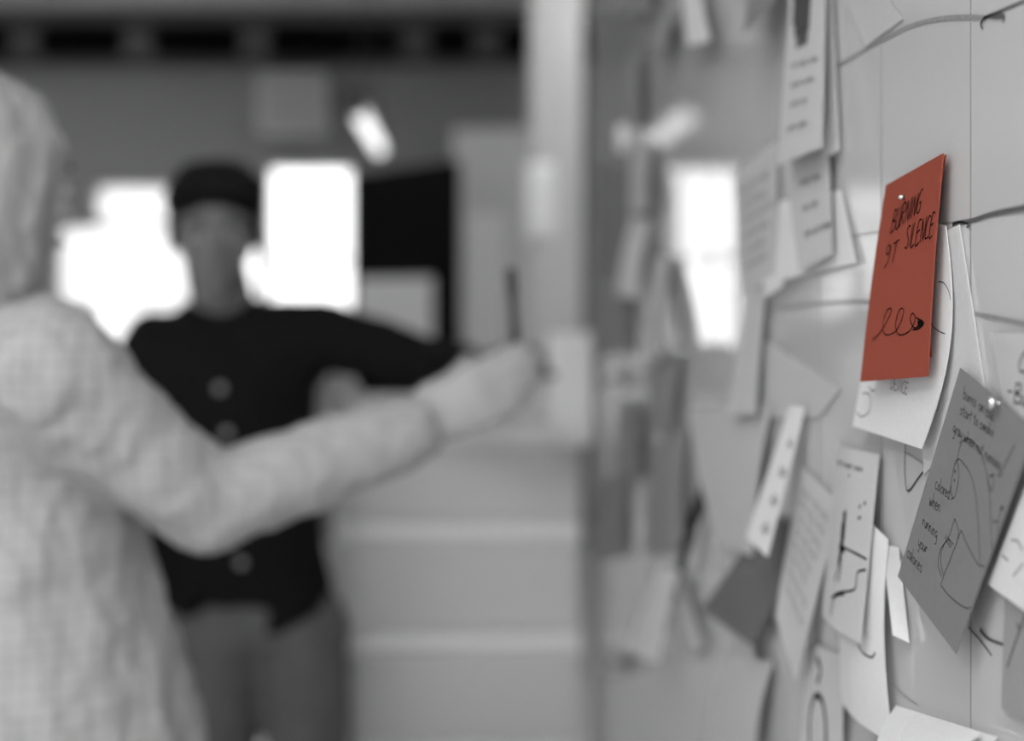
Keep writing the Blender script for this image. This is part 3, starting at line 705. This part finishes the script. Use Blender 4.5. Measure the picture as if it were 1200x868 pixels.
def head_frame(c, yaw, pitch=0, roll=0, sc=1.0):
    R = Euler((pitch, roll, 0)).to_matrix(); R = (Matrix.Rotation(yaw, 3, 'Z') @ R) * sc
    return (lambda x, y, z: Vector(c) + R @ Vector((x, y, z))), R
def head(bm, T, R):
    hull(bm, [(T(0, .015, .03), (.074, .092, .085), R)])
    hull(bm, [(T(0, -.02, .0), (.064, .068, .06), R), (T(0, -.032, -.05), (.052, .05, .045), R), (T(0, -.055, -.092), (.024, .022, .020), R)])
    hull(bm, [(T(0, -.084, .012), .008, None), (T(0, -.105, -.020), (.013, .011, .010), R)])
    hull(bm, [(T(-.034, -.076, .026), .011, None), (T(.034, -.076, .026), .011, None)])
    hull(bm, [(T(-.016, -.083, -.052), (.012, .008, .007), R), (T(.016, -.083, -.052), (.012, .008, .007), R)])
    for s in (-1, 1):
        hull(bm, [(T(s * .077, .012, -.002), (.007, .019, .031), R)])
        hull(bm, [(T(s * .045, -.06, -.018), (.018, .016, .02), R)])
def face_parts(T, R, root):
    for s in (-1, 1):
        bm = bmesh.new(); hull(bm, [(T(s * .031, -.0775, .006), (.0125, .010, .007), R)]); e = obj('eye', bm, M['eye'], root, True)
        bm = bmesh.new(); hull(bm, [(T(s * .031, -.0855, .006), (.0055, .003, .0055), R)]); o = obj('iris', bm, M['iris'], None, True); o.data.transform(Matrix.Translation(root.location).inverted()); o.parent = e
        bm = bmesh.new(); hull(bm, [(T(s * .018, -.087, .028), .0035, None), (T(s * .046, -.078, .030), .003, None)]); obj('eyebrow', bm, M['hair_d'], root, True)
    bm = bmesh.new(); hull(bm, [(T(-.02, -.088, -.052), (.006, .005, .004), R), (T(.02, -.088, -.052), (.006, .005, .004), R), (T(0, -.091, -.053), (.01, .005, .006), R)]); obj('lips', bm, M['lip'], root, True)
def hand(bm, wr, dirv, palm_n, side, curl=.25, point=False, tout=.45, tin=.3):
    """palm and five separate fingers; dirv along the hand, palm_n out of the palm, side +1/-1 for the thumb side"""
    d = dirv.normalized(); n_ = (palm_n - d * palm_n.dot(d)).normalized(); s = d.cross(n_).normalized() * side
    R = Matrix((s, d, n_)).transposed()
    hull(bm, [(wr, (.026, .02, .019), R), (wr + d * .045, (.036, .03, .016), R), (wr + d * .082, (.041, .016, .013), R)])
    for k, (off, L) in enumerate(((.030, .074), (.010, .082), (-.010, .076), (-.029, .060))):
        c_ = curl + .05 * k if not (point and k == 0) else .05
        if point and k > 0: c_ = .75
        b = wr + d * (.088 - .004 * abs(k - 1)) + s * off
        dd = d; r = .0095
        for j, f in enumerate((.45, .32, .25)):
            dd = (Matrix.Rotation(c_, 3, s if dd.cross(n_).dot(s) * side * side >= 0 else -s) @ dd) if False else (dd * math.cos(c_) + (n_ - dd * n_.dot(dd)).normalized() * math.sin(c_)).normalized()
            e = b + dd * L * f; hull(bm, [(b, r, None), (e, r * .92, None)]); b = e; r *= .92
    t0 = wr + d * .025 + s * .028; t1 = t0 + (s * tout + d * .9 + n_ * tin).normalized() * .042; t2 = t1 + (s * .35 + d * 1 + n_ * .2).normalized() * .032
    hull(bm, [(t0, .014, None), (t1, .0115, None)]); hull(bm, [(t1, .0112, None), (t2, .0095, None)])
def shoe(root, p, yaw):
    R = Matrix.Rotation(yaw, 3, 'Z'); T = lambda x, y, z: Vector((p[0], p[1], 0)) + R @ Vector((x, y, z))
    bm = bmesh.new(); hull(bm, [(T(0, .05, .05), (.036, .04, .025), R), (T(0, -.07, .048), (.042, .05, .02), R), (T(0, -.14, .042), (.034, .045, .016), R)]); hull(bm, [(T(0, .05, .05), (.036, .04, .02), R), (T(0, .03, .1), (.042, .05, .02), R)])
    s_ = obj('shoe', bm, M['shoe'], root, True)
    bm = bmesh.new()
    pr = [(-.034, .09), (.034, .09), (.038, 0), (.045, -.1), (.034, -.175), (0, -.19), (-.034, -.175), (-.045, -.1), (-.038, 0)]
    lo = [bm.verts.new(T(x, y, 0)) for x, y in pr]; hi = [bm.verts.new(T(x, y, .027)) for x, y in pr]
    bm.faces.new(lo[::-1]); bm.faces.new(hi)
    for k in range(len(pr)): bm.faces.new((lo[k], lo[(k + 1) % len(pr)], hi[(k + 1) % len(pr)], hi[k]))
    o = obj('sole', bm, M['sole'], None); o.data.transform(Matrix.Translation(root.location).inverted()); o.parent = s_

# ---- man in the black shirt
def build_man():
    Y = 2.72
    q = lambda x, y, dy=0.0: P(x, y, Y + dy)
    root = thing('person', (q(275, 0).x, Y, 0), 'dark haired person in a black shirt and grey jeans, standing before the windows', 'person')
    T, R = head_frame(q(252, 279), .18, .10, 0, 1.08)
    shl, shr = q(184, 408), q(374, 392)            # shoulder joints (picture left, picture right)
    ell, wrl = q(178, 585, .02), q(196, 730, -.04)
    elr, wrr = q(494, 424, -.08), q(560, 430, -.22)
    hipc = q(300, 700); hl, hr = q(256, 735), q(352, 735)
    kl, kr = Vector((q(250, 0).x, Y - .02, .50)), Vector((q(368, 0).x, Y - .02, .50)); al, ar = Vector((q(245, 0).x, Y + .03, .09)), Vector((q(375, 0).x, Y + .03, .09))
    def body(bm):
        head(bm, T, R)
        chain(bm, [(T(0, .022, -.05), .060), (q(264, 375, .03), .064)])
        hull(bm, [(shl, .045, None), (shr, .045, None), (q(268, 470), (.11, .07, .03), None)])
        hull(bm, [(q(268, 470), (.11, .07, .06), None), (hipc, (.13, .09, .08), None)])
        chain(bm, [(shl, .055), (ell, .042), (wrl, .028)]); chain(bm, [(shr, .055), (elr, .042), (wrr, .028)])
        chain(bm, [(hl, .085), (kl, .058), (al, .042)]); chain(bm, [(hr, .085), (kr, .058), (ar, .042)])
        hand(bm, wrl, Vector((0.05, -.1, -1)), Vector((1, .2, 0)), 1, .25)
        hand(bm, wrr, Vector((.7, -.5, .12)), Vector((.5, .6, -.3)), -1, .25, True)
    blob('body', body, 'skin', root, .006, 4)
    face_parts(T, R, root)
    def hair(bm):
        hull(bm, [(T(0, .026, .066), (.091, .098, .066), R)])
        hull(bm, [(T(0, .06, .0), (.076, .06, .06), R), (T(0, .06, .05), (.08, .062, .06), R)])
        hull(bm, [(T(-.05, -.060, .084), (.034, .026, .022), R), (T(.055, -.056, .092), (.034, .026, .022), R), (T(0, -.02, .112), (.068, .056, .028), R)])
        for s in (-1, 1): hull(bm, [(T(s * .074, .0, .03), (.009, .03, .03), R), (T(s * .076, -.012, .0), (.006, .012, .018), R)])
    blob('hair', hair, 'hair_d', root, .006, 3, (.02, .008))
    def shirt(bm):
        hull(bm, [(shl + Vector((.01, 0, 0)), .066, None), (shr - Vector((.01, 0, 0)), .066, None), (q(230, 378, .03), (.05, .07, .03), None), (q(308, 374, .03), (.05, .07, .03), None), (q(272, 460), (.152, .108, .05), None)])
        hull(bm, [(q(272, 460), (.160, .108, .05), None), (q(292, 640), (.145, .106, .08), None)])
        hull(bm, [(q(292, 640), (.145, .106, .08), None), (q(300, 690), (.148, .110, .035), None)])
        hull(bm, [(q(345, 690), (.062, .108, .03), None), (q(326, 728, 0), (.040, .106, .015), None), (q(368, 700), (.03, .1, .02), None)])
        hull(bm, [(q(240, 690), (.062, .108, .03), None), (q(228, 708, 0), (.030, .102, .012), None)])
        chain(bm, [(shl, .072), (ell, .056), (q(190, 690, -.035), .042)]); chain(bm, [(shr, .066), (elr, .050), (elr.lerp(wrr, .75), .042)])
        hull(bm, [(q(222, 362, .03), (.02, .05, .012), None), (q(300, 358, .03), (.02, .05, .012), None), (q(262, 352, .07), (.06, .02, .02), None)])
    sh = blob('shirt', shirt, 'shirt', root, .008, 5, (.06, .012))
    for x, y in ((270, 450), (278, 500), (284, 552), (290, 600), (294, 645)):
        c = q(x, y); c.y = Y - .118
        o = obj('button', lathe(bmesh.new(), [(.004, 0), (.0085, .001), (.0085, .0035), (.006, .0045)], c, Vector((0, -1, 0)), 16), M['button'], None, True)
        o.data.transform(Matrix.Translation(root.location).inverted()); o.parent = sh
    def legs(bm):
        hull(bm, [(q(300, 690), (.135, .098, .05), None), (hl, (.088, .095, .06), None), (hr, (.088, .095, .06), None)])
        for h, k, a in ((hl, kl, al), (hr, kr, ar)):
            chain(bm, [(h, .094), (k, .072), (Vector((a.x, a.y, .13)), .062)])
    blob('jeans', legs, 'jeans', root, .009, 4, (.05, .01))
    shoe(root, (al.x, al.y), .15); shoe(root, (ar.x, ar.y), -.1)
build_man()

# ---- person in the pale plaid shirt, reaching towards the board
def build_woman():
    Y = 1.46
    q = lambda x, y, dy=0.0: P(x, y, Y + dy)
    root = thing('person', (q(10, 0).x, Y + .02, 0), 'blond person in a pale plaid shirt reaching an arm towards the whiteboard', 'person')
    T, R = head_frame(q(-20, 222, .06), math.radians(142), .05)
    shr, elr, wrr = q(52, 436, -.02), q(240, 592, .07), q(488, 500, .18)
    shl = q(-95, 420, .28); ell = q(-60, 640, .34); wrl = q(30, 760, .42)
    chest = q(-10, 520, .11); hips = Vector((q(15, 0).x, Y + .12, .90))
    hl, hr = hips + Vector((.0, .08, -.05)), hips + Vector((.0, -.08, -.05))
    def body(bm):
        head(bm, T, R)
        chain(bm, [(T(0, .02, -.05), .05), (q(-5, 385, .1), .055)])
        hull(bm, [(shr, .05, None), (shl, .05, None), (chest, (.095, .12, .1), None)]); hull(bm, [(chest, (.095, .12, .1), None), (hips, (.11, .14, .09), None)])
        chain(bm, [(shr, .048), (elr, .038), (wrr, .032)]); chain(bm, [(shl, .048), (ell, .038), (wrl, .025)])
        for h, s in ((hl, 1), (hr, -1)): chain(bm, [(h, .085), (Vector((h.x, h.y, .48)), .055), (Vector((h.x - .02, h.y, .08)), .038)])
        hand(bm, wrr, Vector((.85, .12, .42)), Vector((.15, 1, -.1)), 1, .10, False, .12, .55)
        hand(bm, wrl, Vector((.6, .1, -.6)), Vector((.2, -1, 0)), 1, .3)
    blob('body', body, 'skin_l', root, .006, 4)
    face_parts(T, R, root)
    def hair(bm):
        hull(bm, [(T(0, .020, .036), (.078, .094, .086), R), (T(0, .05, -.02), (.078, .07, .06), R)])
        hull(bm, [(T(0, .05, -.02), (.078, .07, .06), R), (T(0, .052, -.105), (.07, .055, .03), R)])
        rnd = random.Random(3)
        for k in range(46):
            an = math.radians(-62 + 304 * k / 45)          # around the head, open towards the face
            cx_, cy_ = math.cos(an), math.sin(an)
            g = rnd.uniform(.88, .98); r_ = rnd.uniform(.006, .013)
            pts = [(T(.02 * cx_, .02 + .02 * cy_, .118), r_), (T(.062 * cx_ * g, .02 + .074 * cy_ * g, .098), r_), (T(.088 * cx_ * g, .02 + .104 * cy_ * g, .045), r_),
                   (T(.092 * cx_ * g, .03 + .096 * cy_ * g, -.03), r_), (T(.090 * cx_ * g, .035 + .085 * cy_ * g, -.09 + rnd.uniform(-.02, .01)), r_ * .9), (T(.078 * cx_, .035 + .07 * cy_, -.125 + rnd.uniform(-.015, .015)), r_ * .5)]
            chain(bm, pts)
    blob('hair', hair, 'hair_b', root, .005, 1, (.015, .006))
    cuff = elr.lerp(wrr, .97)
    def shirt(bm):
        hull(bm, [(shr + Vector((-.02, .03, .0)), .075, None), (shl, .07, None), (q(-8, 380, .1), (.075, .08, .03), None), (chest, (.135, .16, .1), None)])
        hull(bm, [(chest, (.135, .16, .1), None), (Vector((hips.x + .0, hips.y, 1.0)), (.175, .19, .08), None)])
        hull(bm, [(Vector((hips.x, hips.y, 1.0)), (.175, .19, .08), None), (Vector((hips.x + .0, hips.y, .86)), (.185, .20, .04), None)])
        chain(bm, [(shr, .076), (shr.lerp(elr, .5), .060), (elr, .052), (elr.lerp(wrr, .45), .050), (cuff, .043)])
        chain(bm, [(shl, .075), (ell, .055), (ell.lerp(wrl, .85), .045)])
        hull(bm, [(q(-45, 352, .1), (.03, .05, .02), None), (q(25, 350, .1), (.03, .05, .02), None)])
    blob('shirt', shirt, 'plaid', root, .008, 5, (.045, .018))
    def legs(bm):
        hull(bm, [(Vector((hips.x, hips.y, .93)), (.12, .15, .06), None), (hl, (.1, .095, .07), None), (hr, (.1, .095, .07), None)])
        for h in (hl, hr): chain(bm, [(h, .092), (Vector((h.x, h.y, .48)), .066), (Vector((h.x - .02, h.y, .12)), .055)])
    blob('jeans', legs, 'jeans', root, .009, 4, (.05, .01))
    shoe(root, (hl.x - .02, hl.y), math.radians(100)); shoe(root, (hr.x - .02, hr.y), math.radians(85))
build_woman()

# marker pen held upright by the reaching hand
pa, pb = P(604, 402, 1.72), P(598, 312, 1.71)
mk = thing('marker_pen', pa, 'dark marker pen held upright in the hand reaching to the whiteboard', 'pen')
obj('barrel', tube(bmesh.new(), [pa, pa.lerp(pb, .62)], .0055, 14), M['dgrey'], mk, True)
obj('cap', lathe(bmesh.new(), [(.006, 0), (.0065, .002), (.0065, .03), (.005, .034)], pa.lerp(pb, .62), pb - pa, 14), M['dgrey'], mk, True)
